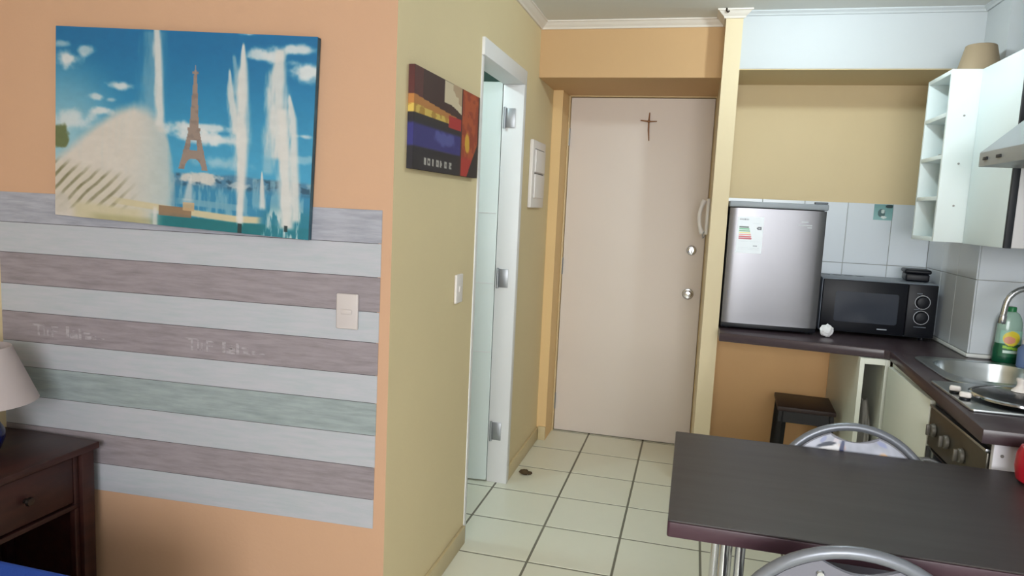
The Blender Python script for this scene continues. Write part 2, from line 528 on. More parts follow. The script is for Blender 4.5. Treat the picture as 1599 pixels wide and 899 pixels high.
for z0, z1 in ZR:
    for a, b in zip(xs, xs[1:]):
        tile_obj('wall_tile', a + 0.0015, b - 0.0015, KBACK - 0.009, KBACK - 0.003, z0, z1, wkb)
    ys = [SHY - 0.009, 3.46, 3.665, KBACK - 0.011]
    for a, b in zip(ys, ys[1:]):
        tile_obj('wall_tile', SHX - 0.009, SHX - 0.003, a + 0.0015, b - 0.0015, z0, z1, wsh)
    tile_obj('wall_tile', SHX - 0.0015, RX1 - 0.002, SHY - 0.009, SHY - 0.003, z0, z1, wsh)
MB().box(SHX - 0.014, SHX - 0.009, SHY - 0.006, KBACK - 0.012, 0.852, 0.866, 0.001).build('caulk_bead', caulk, wsh)
MB().box(SHX - 0.014, RX1 - 0.002, SHY - 0.016, SHY - 0.0095, 0.852, 0.866, 0.001).build('caulk_bead', caulk, wsh)

def decal(u, v):
    rgb = np.ones(u.shape + (3,)) * np.array([120, 165, 165.])
    rgb[...] += ((v - 0.5) * 30)[..., None]
    body = ((u - 0.42) / 0.2) ** 2 + ((v - 0.55) / 0.26) ** 2 < 1
    rgb[body] = (70, 100, 100)
    rgb[((u - 0.48) / 0.1) ** 2 + ((v - 0.45) / 0.12) ** 2 < 1] = (190, 205, 200)
    rgb[((u - 0.8) / 0.2) ** 2 + ((v - 0.12) / 0.12) ** 2 < 1] = (40, 60, 62)
    rgb[((u - 0.55) / 0.16) ** 2 + ((v - 0.82) / 0.08) ** 2 < 1] = (215, 225, 222)
    return rgb
d = paint('tile_sticker', 30, 30, decal, lambda u, v: (0.858 + 0.086 * u, KBACK - 0.0096, 1.472 - 0.078 * v), glossprint, wkb)
d['label'] = 'small teal sticker with a dark bird-like motif'

# ------------------------------------------------------------------ papered wall: printed planks, switch, canvas, as things on the wall
pw = thing('plank_wallpaper', 'grey and white wood-plank wall covering on the peach wall', 'wall covering', WM.translation, A3)
ZB = [1.354, 1.258, 1.161, 1.060, 0.970, 0.873, 0.790, 0.692, 0.594, 0.495, 0.404]
def plankmat(n, a, b, seed):
    m = mat('plank_' + n, a, 0.7, rgb2=b, vscale=3.0, stretch=(2.6, 1, 22), contrast=(0.3, 0.62), bump=0.06, bscale=20)
    mp = [x for x in m.node_tree.nodes if x.type == 'MAPPING'][0]
    mp.inputs['Location'].default_value = (seed * 1.7, 0, seed * 0.37)
    return m
LIGHT, DARK, MISTY, GREEN = ((175, 175, 182), (163, 170, 175)), ((146, 137, 142), (124, 116, 120)), ((162, 163, 173), (136, 138, 147)), ((150, 160, 161), (126, 137, 138))
kinds = [MISTY, LIGHT, DARK, LIGHT, DARK, LIGHT, GREEN, LIGHT, DARK, LIGHT]
MB().box(-1.335, -0.040, -0.0012, 0.0, ZB[-1] + 0.001, ZB[0] - 0.001).build('backing_sheet', mat('backing_grey', (84, 80, 83), 0.9), pw, smooth=0)
for k in range(10):
    pm = plankmat(str(k + 1), kinds[k][0], kinds[k][1], k)
    pl = MB().box(-1.335, -0.030 - 0.0007 * k, -0.0025, 0.0, ZB[k + 1] + 0.0008, ZB[k] - 0.0008, 0.0007, 1).build('plank', pm, pw, smooth=0)
    if k == 4:
        worn = mat('worn_white_lettering', (164, 157, 162), 0.8, rgb2=(132, 124, 128), vscale=40, stretch=(1, 1, 2), contrast=(0.35, 0.6))
        # faded, hardly readable white lettering printed twice on this plank
        for u0 in (1.215, 0.66):
            w = MB()
            def stroke(x, z, dx, dz):
                w.box(x, x + dx, -0.0032, -0.0024, z, z + dz)
            zc = 0.893
            stroke(-u0 + 0.00, zc + 0.036, 0.045, 0.006); stroke(-u0 + 0.018, zc + 0.004, 0.007, 0.036)
            stroke(-u0 + 0.040, zc + 0.004, 0.006, 0.034); stroke(-u0 + 0.053, zc + 0.004, 0.006, 0.026)
            stroke(-u0 + 0.070, zc + 0.034, 0.026, 0.005); stroke(-u0 + 0.070, zc + 0.020, 0.024, 0.004); stroke(-u0 + 0.070, zc + 0.004, 0.007, 0.030)
            for q, (px, pz, wd, ht) in enumerate([(0.125, 0.006, 0.012, 0.036), (0.139, 0.004, 0.03, 0.018), (0.150, 0.018, 0.010, 0.014), (0.172, 0.004, 0.010, 0.034), (0.19, 0.022, 0.026, 0.006), (0.196, 0.006, 0.024, 0.012), (0.224, 0.008, 0.012, 0.012), (0.236, 0.010, 0.03, 0.004)]):
                stroke(-u0 + px, zc + pz, wd, ht)
            w.build('faded_lettering', worn, pl, smooth=0)['kind'] = 'stuff'

sw = thing('light_switch', 'white wall switch with one small button on the plank wallpaper', 'light switch', WM.translation, A3)
swm = mat('ivory_plastic', (190, 182, 180), 0.4)
MB().box(-0.162, -0.094, -0.012, -0.0026, 1.005, 1.109, 0.0045, 3).build('cover_plate', swm, sw)
MB().box(-0.146, -0.112, -0.0155, -0.0121, 1.049, 1.063, 0.0015).build('rocker', swm, sw)

# large photo canvas
PW, PH = 0.852, 0.566
pic = thing('canvas_picture', 'large canvas print of an iron tower behind fountains under blue sky', 'picture')
PM = WM @ Matrix.Translation((-0.660, -0.004, 1.557)) @ Matrix.Rotation(math.radians(2.2), 4, 'Y')
pic.matrix_world = PM
def smooth(a, b, x):
    t = np.clip((x - a) / (b - a), 0, 1); return t * t * (3 - 2 * t)
_rs = np.random.RandomState(3)
def vnoise(u, v, f, oct=4):
    out = np.zeros_like(u); amp = 1.0; tot = 0
    for o in range(oct):
        G = _rs.rand(64, 64)
        x, y = u * f, v * f
        xi, yi = np.floor(x).astype(int), np.floor(y).astype(int)
        fx, fy = x - xi, y - yi
        fx, fy = fx * fx * (3 - 2 * fx), fy * fy * (3 - 2 * fy)
        s = lambda a, b: G[a % 64, b % 64]
        out += amp * ((s(xi, yi) * (1 - fx) + s(xi + 1, yi) * fx) * (1 - fy) + (s(xi, yi + 1) * (1 - fx) + s(xi + 1, yi + 1) * fx) * fy)
        tot += amp; amp *= 0.5; f *= 2
    return out / tot
def eiffel(u, v):
    C = np.zeros(u.shape + (3,))
    def mix(mask, rgb):
        nonlocal C
        mask = np.clip(mask, 0, 1)[..., None]
        C = C * (1 - mask) + np.array(rgb, float) * mask
    n1 = vnoise(u, v, 7); n2 = vnoise(u * 1.4, v, 18); n3 = vnoise(u, v, 40, 3); n4 = vnoise(u * 6, v * 0.8, 12, 4)
    C[:] = (8, 114, 172)
    mix(smooth(0.0, 0.75, v), (70, 168, 212))
    mix((1 - smooth(0.0, 0.35, u)) * smooth(0.28, 0.62, v) * 0.8, (176, 212, 222))
    mix((1 - smooth(0.05, 0.3, np.hypot((u - 0.02), (v - 0.42) * 0.8))) * 0.5, (165, 205, 220))
    W = (232, 236, 238)
    for cx, cy, rx, ry, a in [(.055, .165, .05, .05, .95), (.03, .09, .04, .02, .6), (.11, .12, .045, .03, .7), (.265, .29, .05, .022, .9), (.175, .355, .035, .02, .8), (.225, .365, .025, .015, .6), (.19, .425, .05, .022, .9), (.06, .49, .13, .06, .8),
                              (.60, .475, .14, .025, .85), (.66, .535, .14, .03, .9), (.50, .49, .1, .04, .8), (.56, .52, .12, .03, .8), (.93, .065, .1, .028, .9), (.85, .1, .04, .04, .9), (.97, .17, .06, .055, .95), (.79, .1, .05, .028, .85), (.92, .13, .03, .02, .5), (.965, .485, .04, .014, .9), (.75, .0, .03, .012, .8), (.97, .6, .05, .02, .4), (.66, .65, .12, .04, .5)]:
        dd = np.hypot((u - cx) / rx, (v - cy) / ry) + (n2 - 0.5) * 1.3
        mix((1 - smooth(0.25, 1.25, dd)) * a, W)
    # far bank: trees and water
    bank = smooth(.70, .72, v + (n1 - .5) * .05) * smooth(.46, .5, u)
    mix(bank, (74, 132, 168)); mix(bank * smooth(.52, .7, n3) * .8, (36, 78, 104)); mix(bank * smooth(.6, .75, n2) * .6, (170, 200, 214))
    mix(bank * smooth(.76, .8, v), (50, 140, 184)); mix(bank * smooth(.5, .7, n4) * .6, (150, 196, 214))
    # tower
    t = np.clip((v - .19) / .5, 0, 1)
    half = np.where(v < .30, .004 + .006 * (v - .19) / .11, np.where(v < .48, .010 + .008 * (v - .30) / .18, .020 + .036 * np.clip((v - .48) / .21, 0, 1) ** 1.15))
    cx = .557
    tow = (np.abs(u - cx) < half) & (v > .19) & (v < .695)
    hole = (np.abs(u - cx) < half * .38) & (v > .545) & (v < .60)
    arch = (((u - cx) / .034) ** 2 + ((v - .70) / .062) ** 2 < 1)
    tow &= ~hole & ~arch
    plat = ((np.abs(u - cx) < .026) & (np.abs(v - .487) < .008)) | ((np.abs(u - cx) < .040) & (np.abs(v - .607) < .010)) | ((np.abs(u - cx) < .012) & (np.abs(v - .205) < .006))
    m = (tow | plat).astype(float)
    mix(m, (158, 140, 130)); mix(m * smooth(.45, .75, n3) * .5, (120, 106, 104))
    mix(((np.abs(u - cx) < .0015) & (v > .165) & (v < .2)).astype(float), (160, 150, 150))
    # white building in front of the tower
    mix((1 - smooth(.6, 1.1, np.hypot((u - .59) / .075, (v - .735) / .035) + (n3 - .5))) * .9, (224, 220, 214))
    mix((1 - smooth(.6, 1.1, np.hypot((u - .73) / .05, (v - .76) / .02) + (n3 - .5))) * .6, (216, 220, 220))
    # bush at the left edge
    mix((1 - smooth(.7, 1.05, np.hypot((u - .015) / .05, (v - .575) / .075) + (n2 - .5))) * .95, (104, 116, 72))
    # fountain spray fan on the left
    top = np.interp(u, [0, .08, .17, .25, .32, .37, .425, .455, .48, .5], [.69, .60, .49, .41, .37, .385, .43, .52, .66, .9])
    fan = smooth(-.025, .06, v - top + (n1 - .5) * .03) * (1 - smooth(.45, .50, u + (n4 - .5) * .03))
    mix(fan * (.97 - .25 * smooth(.3, .5, u)), (226, 217, 208)); mix(fan * smooth(.45, .9, n4) * .3, (206, 214, 214))
    mix(fan * smooth(.24, .4, u) * smooth(.5, .8, v) * .35, (196, 206, 204))
    # slanted rows of nozzles lower left
    st = np.sin((u * 1.35 + (v - .7) * 1.0) * 96 + (n1 - .5) * 3)
    low = smooth(.68, .76, v + .05 * (n1 - .5) - .16 * (u - .02)) * (1 - smooth(.20, .36, u + .05 * (n2 - .5))) * (1 - smooth(.93, .97, v))
    mix(low * .45, (212, 204, 184)); mix(low * smooth(.1, .9, st) * (.25 + .75 * n2), (104, 104, 66))
    mix((1 - smooth(.6, 1., np.hypot((u - .02) / .05, (v - .93) / .07))) * .9, (212, 206, 196))
    mix(smooth(.91, .95, v + .02 * n1) * (1 - smooth(.32, .42, u)) * (smooth(.06, .1, u)), (214, 206, 176))
    mix(smooth(.955, .985, v) * (1 - smooth(.38, .46, u)) * smooth(.12, .2, u) * .5, (160, 158, 108))
    # pool rim and water
    mix(smooth(.935, .95, v) * smooth(.38, .46, u), (14, 118, 128))
    rim = 1 - smooth(.012, .022, np.abs(v - (.905 + .03 * np.sin(u * 3.0 - 1.2) - .10 * np.clip(u - .72, 0, 1))))
    mix(rim * (1 - smooth(.80, .84, u)) * smooth(.2, .3, u), (214, 204, 170))
    mix((1 - smooth(.012, .02, np.abs(v - .862 - .04 * (u - .5)))) * smooth(.48, .52, u) * (1 - smooth(.72, .8, u)) * .8, (120, 176, 200))
    mix(((u > .425) & (u < .555) & (v > .895) & (v < .945)).astype(float) * .9, (146, 118, 92))
    mix(((u > .52) & (u < .565) & (v > .865) & (v < .91)).astype(float) * .9, (206, 176, 136))
    rw = smooth(.80, .86, u) * smooth(.82, .9, v)
    mix(rw * .8, (30, 128, 150)); mix(rw * smooth(.5, .65, n4) * .9, (206, 224, 228))
    # water jets
    def jet(pts, a, soft=.75):
        vs_ = [q[0] for q in pts]
        c = np.interp(v, vs_, [q[1] for q in pts]) + (n4 - .5) * .008
        w = np.interp(v, vs_, [q[2] for q in pts])
        k = (1 - smooth(1 - soft, 1.25, np.abs(u - c) / np.maximum(w * 1.15, .001) + (n4 - .5) * .7)) * smooth(vs_[0] - .005, vs_[0] + .02, v) * (1 - smooth(vs_[-1] - .03, vs_[-1], v))
        mix(k * a, (228, 228, 226))
    jet([(0, .395, .045), (.2, .39, .05), (.45, .385, .05)], .35, .9)
    jet([(-.05, .402, .012), (.1, .41, .016), (.3, .42, .016), (.5, .425, .02)], .92)
    jet([(.04, .733, .004), (.15, .735, .016), (.3, .732, .028), (.5, .738, .030), (.65, .742, .022), (.97, .744, .011)], .97)
    jet([(.1, .70, .006), (.2, .71, .012), (.32, .715, .02)], .5, .9)
    jet([(.17, .684, .003), (.3, .692, .014), (.45, .715, .02), (.52, .725, .02)], .85)
    jet([(.06, .868, .022), (.12, .868, .02), (.2, .862, .034), (.45, .872, .045), (.62, .885, .04)], .93)
    jet([(.25, .84, .02), (.5, .838, .025), (.7, .845, .02)], .4, .9)
    jet([(.35, .88, .02), (.6, .90, .035), (.97, .918, .026)], .97)
    jet([(.28, .908, .003), (.4, .925, .014), (.7, .94, .018), (.93, .955, .014)], .9)
    jet([(.67, .82, .002), (.76, .822, .009), (.88, .825, .016)], .9); jet([(.72, .55, .003), (.88, .54, .026)], .7, .8); jet([(.9, .412, .009), (1.05, .412, .012)], .75)
    mix(((np.abs(u - .742) < .008) & (v > .95)).astype(float), (30, 56, 62)); mix(((np.abs(u - .915) < .006) & (v > .94) & (v < .97)).astype(float), (30, 56, 62))
    C = (C / 255.0) ** 1.0 * 255.0 * (0.97 + 0.05 * n3)[..., None] * np.array([0.86, 0.85, 0.84])
    return C
paint('canvas_print', 380, 252, eiffel, lambda u, v: (-PW / 2 + PW * u, -0.0202, PH / 2 - PH * v), printm, pic)
cvs = mat('canvas_edge', (70, 104, 120), 0.8, rgb2=(34, 50, 64), vscale=8)
MB().box(-PW / 2, PW / 2, -0.020, 0.0, -PH / 2, PH / 2, 0.002).build('canvas_frame', cvs, pic)

# abstract painting on the hallway wall
ap = thing('abstract_painting', 'small abstract canvas in dark red, blue and orange on the hallway wall', 'painting')
AY0, AY1, AZ0, AZ1 = 1.945, 2.575, 1.478, 1.774
def abstract(u, v):
    s = u * 1.326 / (1 + u * 0.326)
    t = v
    C = np.zeros(u.shape + (3,))
    n1 = vnoise(u, v, 6); n2 = vnoise(u, v * .6, 20)
    def mix(m, rgb):
        nonlocal C
        m = np.clip(m, 0, 1)[..., None].astype(float); C = C * (1 - m) + np.array(rgb, float) * m
    C[:] = (58, 30, 30)
    mix((s < .14) & (t < .36), (92, 40, 38)); mix((t < .36) * n1 * .4, (40, 22, 26))
    mix(smooth(.36, .40, t) * (s < .75), (32, 26, 32))
    mix((s < .75) & (t > .27) & (t < .37 + .06 * s) & (t > .275 + .12 * s), (176, 116, 58))
    mix((s < .56) & (t > .365 + .06 * s) & (t < .445 - .0 * s), (206, 176, 84))
    mix((s < .56) & (t > .365 + .06 * s) & (t < .445) & (n2 > .52), (170, 130, 50))
    mix((s > .54) & (s < .76) & (t > .36) & (t < .49), (166, 34, 38))
    mix((s > .47) & (s < .75) & (t > .0) & (t < .285 + .05 * np.sin(s * 9)), (206, 190, 160)); mix((s > .6) & (s < .75) & (t < .3) & (n1 > .5), (176, 150, 120))
    mix((s < .74) & (t > .49), (28, 24, 34))
    mix((s < .74) * smooth(.53, .57, t) * (1 - smooth(.76, .79, t)), (44, 42, 112))
    mix((1 - smooth(.6, 1.1, np.hypot((s - .48) / .17, (t - .63) / .08) + (n2 - .5))) * .6, (96, 104, 168))
    mix((s > .75) , (168, 74, 36)); mix((s > .75) & (n2 > .55), (146, 56, 30))
    mix((1 - smooth(.6, 1.1, np.hypot((s - .83) / .035, (t - .60) / .12) + (n1 - .5))), (206, 160, 52))
    mix((s > .75) * smooth(.74, .82, t), (170, 44, 36)); mix((s > .985 - .35 * np.clip(t - .58, 0, 1)) , (38, 28, 30))
    mix((s > .735) & (s < .75), (70, 30, 28))
    for k in range(7):                       # small pale lettering-like marks along the bottom
        x0 = .17 + .066 * k
        g = (s > x0) & (s < x0 + .038) & (t > .875) & (t < .94)
        hole = (s > x0 + .012) & (s < x0 + .026) & (t > .89) & (t < .925)
        shapes = [(s - x0) > .012, ~hole, np.abs(s - x0 - .019) < .009, ~hole, hole | (s - x0 < .012), ~hole, (t < .89) | (t > .925) | (np.abs((s - x0) / .038 - (1 - (t - .89) / .035)) < .3)]
        mix(g & shapes[k], (170, 166, 160))
    return C
paint('canvas_print', 110, 100, abstract, lambda u, v: (HX + 0.0202, AY0 + (AY1 - AY0) * u, AZ1 - (AZ1 - AZ0) * v), printm, ap)
paint('side_print', 4, 100, lambda u, v: abstract(u * 0.03, v) * 1.0, lambda u, v: (HX + 0.001 + 0.019 * u, AY0 - 0.0003, AZ1 - (AZ1 - AZ0) * v), printm, ap)
MB().box(HX + 0.001, HX + 0.020, AY0, AY1, AZ0, AZ1, 0.002).build('canvas_frame', mat('dark_canvas_edge', (58, 34, 36), 0.8, rgb2=(30, 26, 34), vscale=7), ap)

# hallway switch and fuse box
hs = thing('light_switch', 'narrow white wall switch beside the bathroom doorway', 'light switch')
MB().box(HX + 0.0005, HX + 0.011, 2.415, 2.487, 1.018, 1.124, 0.004, 3).build('cover_plate', whiteplast, hs)
MB().box(HX + 0.0112, HX + 0.0145, 2.437, 2.465, 1.060, 1.080, 0.0012).build('rocker', whiteplast, hs)
fb = thing('fuse_box', 'white fuse box with flaps on the hallway wall', 'fuse box')
FY0, FY1 = 3.50, 3.79
MB().box(HX + 0.0005, HX + 0.020, FY0, FY1, 1.375, 1.715, 0.004, 2).build('box_body', whiteplast, fb)
for a, b in ((1.555, 1.668), (1.425, 1.545)):
    MB().box(HX + 0.0205, HX + 0.029, FY0 + 0.035, FY1 - 0.035, a, b, 0.003, 2).build('flap', whiteplast, fb)
for z in (1.671, 1.549):
    MB().box(HX + 0.0203, HX + 0.0215, FY0 + 0.04, FY1 - 0.04, z - 0.002, z + 0.002).build('slot', darkgap, fb, smooth=0)

# cross on the front door
cr = thing('woven_cross', 'small brown cross of dried palm on the front door', 'cross')
MB().tube([(-0.301, DY - 0.012, 1.948), (-0.303, DY - 0.010, 1.90), (-0.302, DY - 0.010, 1.85), (-0.296, DY - 0.012, 1.788)], [0.003, 0.005, 0.0045, 0.003], 8).build('upright', twig, cr)
MB().tube([(-0.350, DY - 0.014, 1.903), (-0.303, DY - 0.016, 1.897), (-0.257, DY - 0.014, 1.899)], [0.003, 0.0045, 0.003], 8).build('crossbar', twig, cr)
MB().lathe([(0, -.009), (.009, -.004), (.009, .004), (0, .009)], (-0.303, DY - 0.014, 1.898), n=10).build('knot', twig, cr)

# intercom on the partition beside the door
ic = thing('intercom_phone', 'white intercom handset on the wall right of the front door', 'intercom')
MB().box(PX0 - 0.018, PX0 - 0.0005, 3.86, 3.94, 1.275, 1.465, 0.006, 3).build('wall_base', whiteplast, ic)
arc = []
for k in range(13):
    a = -1 + 2 * k / 12
    arc.append((PX0 - 0.030 - 0.020 * (1 - a * a), 3.90, 1.368 + 0.088 * a))
MB().tube(arc, [0.014 if k in (0, 1, 11, 12) else 0.010 for k in range(13)], 12).build('handset', whiteplast, ic)
MB().tube([(PX0 - 0.02, 3.885, 1.29), (PX0 - 0.028, 3.88, 1.27), (PX0 - 0.024, 3.885, 1.255), (PX0 - 0.012, 3.90, 1.272)], 0.0025, 8).build('cord', greyplast, ic)

# ceiling bulb in the kitchen
lb = thing('ceiling_bulb', 'bare glowing bulb on the kitchen ceiling', 'ceiling lamp', (0.41, 2.82, CEIL + 0.018))
MB().lathe([(0, 0), (.045, 0), (.045, -.012), (.022, -.02), (.018, -.045), (0, -.045)]).build('lamp_holder', whiteplast, lb)
MB().lathe([(0.014, -.046), (.020, -.056), (.030, -.070), (.033, -.082), (.029, -.096), (.016, -.107), (0, -.110)], n=20).build('bulb', bulbm, lb)
lb2 = thing('ceiling_bulb', 'glowing bulb on the bathroom ceiling beyond the open door', 'ceiling lamp', (-1.45, 2.66, CEIL))
MB().lathe([(0, 0), (.045, 0), (.045, -.012), (.022, -.02), (.018, -.045), (0, -.045)]).build('lamp_holder', whiteplast, lb2)
MB().lathe([(0.014, -.046), (.020, -.056), (.030, -.070), (.033, -.082), (.029, -.096), (.016, -.107), (0, -.110)], n=20).build('bulb', bulbm2, lb2)
hk = tag(MB().tube([(0.066, 3.44, CEIL), (0.066, 3.44, CEIL - 0.012), (0.072, 3.44, CEIL - 0.018), (0.078, 3.44, CEIL - 0.012)], 0.004, 8).build('ceiling_hook', brass), 'tiny dark hook in the ceiling above the partition', 'hook')

# ------------------------------------------------------------------ kitchen furniture
# worktop with sink hole
SX0, SX1, SY0, SY1 = 0.885, 1.29, 2.665, 3.145      # sink plate
BX, BY = (0.925, 1.265), (2.73, 3.10)               # bowl
wpoly = [(PX1 + 0.001, 3.325), (0.815, 3.245), (0.832, 3.222), (0.785, 2.095), (RX1 - 0.002, 2.085), (RX1 - 0.002, SHY - 0.017), (SHX - 0.015, SHY - 0.017), (SHX - 0.015, KBACK - 0.011), (PX1 + 0.001, KBACK - 0.011)]
hole = rrect(BX[0] - 0.006, BX[1] + 0.006, BY[0] - 0.006, BY[1] + 0.006, 0.12)
wt = tag(MB().prism(wpoly, CTR - 0.04, CTR, 0.003, holes=[hole]).build('worktop', worktopm, smooth=30), 'dark brown L-shaped kitchen worktop under fridge, microwave and sink', 'worktop')

sk = thing('kitchen_sink', 'stainless steel sink set into the dark worktop', 'sink', (0, 0, 0))
MB().prism(rrect(SX0, SX1, SY0, SY1, 0.07), CTR + 0.0005, CTR + 0.006, 0.002, holes=[rrect(BX[0], BX[1], BY[0], BY[1], 0.118)]).build('rim', sinksteel, sk, smooth=30)
bowl = bmesh.new()
def rr_ring(ins, z, r):
    return [bowl.verts.new((x, y, z)) for x, y in rrect(BX[0] + ins, BX[1] - ins, BY[0] + ins, BY[1] - ins, r)]
rings = [rr_ring(0.0, CTR + 0.004, 0.118), rr_ring(0.004, CTR - 0.02, 0.116), rr_ring(0.012, CTR - 0.11, 0.11), rr_ring(0.04, CTR - 0.145, 0.09), rr_ring(0.12, CTR - 0.152, 0.03)]
for a, b in zip(rings, rings[1:]):
    n = len(a)
    for k in range(n):
        bowl.faces.new((a[k], a[(k + 1) % n], b[(k + 1) % n], b[k]))
bowl.faces.new(rings[-1])
mb = MB(); mb.bm.free(); mb.bm = bowl
mb.build('bowl', sinksteel, sk, smooth=60)
MB().lathe([(0, .004), (.02, .004), (.034, .002), (.036, 0), (0, 0)], (1.095, 2.915, CTR - 0.151)).build('drain', chrome, sk)

fc = thing('kitchen_faucet', 'chrome gooseneck faucet reaching over the sink', 'faucet', (1.275, 2.95, CTR + 0.0062))
fa = MB()
fa.lathe([(0, 0), (.026, 0), (.026, .006), (.017, .014), (.015, .06), (.012, .07), (0, .07)])
fa.build('base', chrome, fc)
pts = [(0, 0, .06), (0, 0, .240)]
for k in range(1, 13):
    a = math.pi * k / 12
    pts.append((-0.075 + 0.075 * math.cos(a), 0.0, .240 + .075 * math.sin(a)))
pts += [(-0.153, 0, .205)]
MB().tube(pts, 0.0105, 14).build('spout', chrome, fc)
MB().cyl((-0.1525, 0, .212), (-0.155, 0, .178), 0.0125, 0.013, 16, 0.002).build('nozzle', chrome, fc)
MB().tube([(0, 0, .045), (0.0, -0.035, .055), (0.0, -0.06, .075)], 0.006, 10).build('handle', chrome, fc)

# washing-up bottle
bt = thing('soap_bottle', 'washing-up liquid bottle with dark green base and lemon label behind faucet', 'bottle', (1.242, 3.19, CTR + 0.001))
MB().lathe([(0, 0), (.046, 0), (.05, .006), (.051, .05), (.047, .078), (0, .078)], n=36, sy=.62).build('base_sleeve', greenplast, bt)
MB().lathe([(0, .079), (.046, .079), (.045, .12), (.043, .16), (.038, .18), (.028, .198), (.018, .205), (0.0, .205)], n=36, sy=.62).build('body', clearg, bt)
MB().lathe([(0, .2055), (.016, .2055), (.016, .222), (.014, .225), (0, .225)], n=24).build('cap', mat('green_cap', (30, 120, 70), 0.4), bt)
def lemon(u, v):
    C = np.ones(u.shape + (3,)) * np.array([30, 96, 62.])
    C[v < .5] = (150, 196, 178)
    C[np.hypot((u - .5) / .36, (v - .3) / .28) < 1] = (226, 206, 60)
    C[np.hypot((u - .42) / .24, (v - .36) / .14) < 1] = (222, 150, 120)
    C[(np.abs(v - .66 - .12 * (u - .5)) < .05) & (np.abs(u - .5) < .34)] = (150, 200, 60)
    C[(np.abs(v - .8) < .05) & (np.abs(u - .5) < .32)] = (210, 232, 220)
    return C
lab = paint('label', 40, 40, lemon, lambda u, v: (0.0515 * math.sin((u - .5) * 1.7), -0.0515 * .63 * math.cos((u - .5) * 1.7) - 0.0006, .132 - .105 * v), glossprint, bt)
lab['label'] = 'green and yellow lemon label'
sp = thing('small_bottle', 'small blue-grey bottle at the right end of the sink ledge', 'bottle', (1.262, 3.085, CTR + 0.0065))
MB().lathe([(0, 0), (.022, 0), (.024, .005), (.024, .07), (.012, .085), (0.010, .088), (0, .088)], n=24).build('body', bluegrey, sp)
MB().lathe([(0, .0885), (.011, .0885), (.011, .105), (0, .107)], n=20).build('cap', whiteplast, sp)

# cooktop + lid
ct = thing('cooktop', 'steel two-plate cooktop with knobs set on the worktop end', 'cooktop', (0, 0, 0))
CX0, CX1, CY0, CY1 = 0.815, 1.29, 2.275, 2.645
MB().prism(rrect(CX0, CX1, CY0, CY1, 0.012), CTR + 0.0005, CTR + 0.010, 0.003).build('steel_plate', sinksteel, ct, smooth=30)
for cx, cy, r in ((0.990, 2.415, 0.085), (1.205, 2.545, 0.062)):
    MB().lathe([(0, .008), (r - .008, .008), (r, .004), (r + .004, 0), (0, 0)], (cx, cy, CTR + 0.0105)).build('hot_plate', cookm, ct)
for (x, y) in ((0.834, 2.47), (0.836, 2.39)):
    k = MB().cyl((x, y, CTR + 0.0105), (x, y, CTR + 0.016), 0.015, n=24).build('control_knob', blackplast, ct)
    MB().box(x - 0.016, x + 0.016, y - 0.009, y + 0.009, CTR + 0.0165, CTR + 0.034, 0.006, 3, M=Matrix.Translation((x, y, 0)) @ Matrix.Rotation(math.radians(-20), 4, 'Z') @ Matrix.Translation((-x, -y, 0))).build('grip', whiteplast, k)
ld = thing('pot_lid', 'dark glass pot lid with chrome rim and white knob on cooktop', 'lid', (0.990, 2.415, CTR + 0.0195))
MB().lathe([(.127, .0), (.133, .003), (.133, .009), (.127, .012), (.123, .010), (.123, .001)], n=48).build('rim', chrome, ld)
MB().lathe([(0, .026), (.06, .024), (.095, .018), (.1225, .009), (.1225, .006), (0, .020)], n=48).build('glass_dome', lidm, ld)
MB().lathe([(0, .0265), (.024, .0262), (.022, .030), (.012, .040), (.010, .052), (.014, .060), (.0135, .066), (0, .068)], n=24).build('knob', whiteplast, ld)

# oven under the worktop end
ov = thing('oven', 'built-in oven with bronze control panel and grey knobs', 'oven', (0, 0, 0))
OX = 0.822
MB().box(OX + 0.012, RX1 - 0.02, 2.15, 2.63, 0.10, 0.800, 0.003).build('housing', blackplast, ov)
MB().box(OX, OX + 0.0115, 2.15, 2.63, 0.64, 0.770, 0.003).build('control_panel', ovenm, ov)
MB().box(OX - 0.004, OX + 0.0115, 2.15, 2.63, 0.772, 0.780, 0.001).build('panel_trim', steel, ov)
od = MB().box(OX - 0.002, OX + 0.0115, 2.15, 2.63, 0.14, 0.635, 0.003).build('oven_door', blackglass, ov)
MB().tube([(OX - 0.003, 2.20, .60), (OX - 0.035, 2.205, .60), (OX - 0.035, 2.575, .60), (OX - 0.003, 2.58, .60)], 0.008, 10).build('handle', steel, od)
for y in (2.315, 2.445, 2.57):
    k = MB().cyl((OX - 0.0005, y, 0.705), (OX - 0.014, y, 0.705), 0.023, 0.020, 24, 0.003).build('knob', ovenknob, ov)
    MB().box(OX - 0.026, OX - 0.0145, y - 0.005, y + 0.005, 0.687, 0.723, 0.002, 2).build('grip', ovenknob, k)

# base cabinets
bc = thing('base_cabinet', 'white base cabinet with plain door beneath the sink', 'cabinet', (0, 0, 0))
b = MB()
b.box(0.842, RX1 - 0.02, 2.64, 2.658, 0.0, 0.655); b.box(0.842, SHX - 0.02, 3.19, 3.208, 0.0, 0.655)
b.box(0.842, RX1 - 0.02, 2.659, 3.189, 0.08, 0.098)
b.box(0.842, 0.86, 2.64, 3.208, 0.66, 0.809); b.box(0.842, 0.87, 2.659, 3.189, 0.0, 0.0795)
b.build('body', cabcream, bc, smooth=0)
MB().box(0.822, 0.8405, 2.645, 3.19, 0.09, 0.790, 0.002).build('door', cabcream, bc)
ep = thing('end_panel', 'white cabinet side panel below the end of the worktop', 'panel', (0, 0, 0))
MB().box(0.825, RX1 - 0.01, 2.118, 2.136, 0.0, CTR - 0.041, 0.001).build('board', mat('white_end_panel', (222, 222, 230), 0.4), ep)
MB().cyl((0.846, 2.1178, 0.775), (0.846, 2.116, 0.775), 0.0045, n=12).build('screw', screwm, ep)

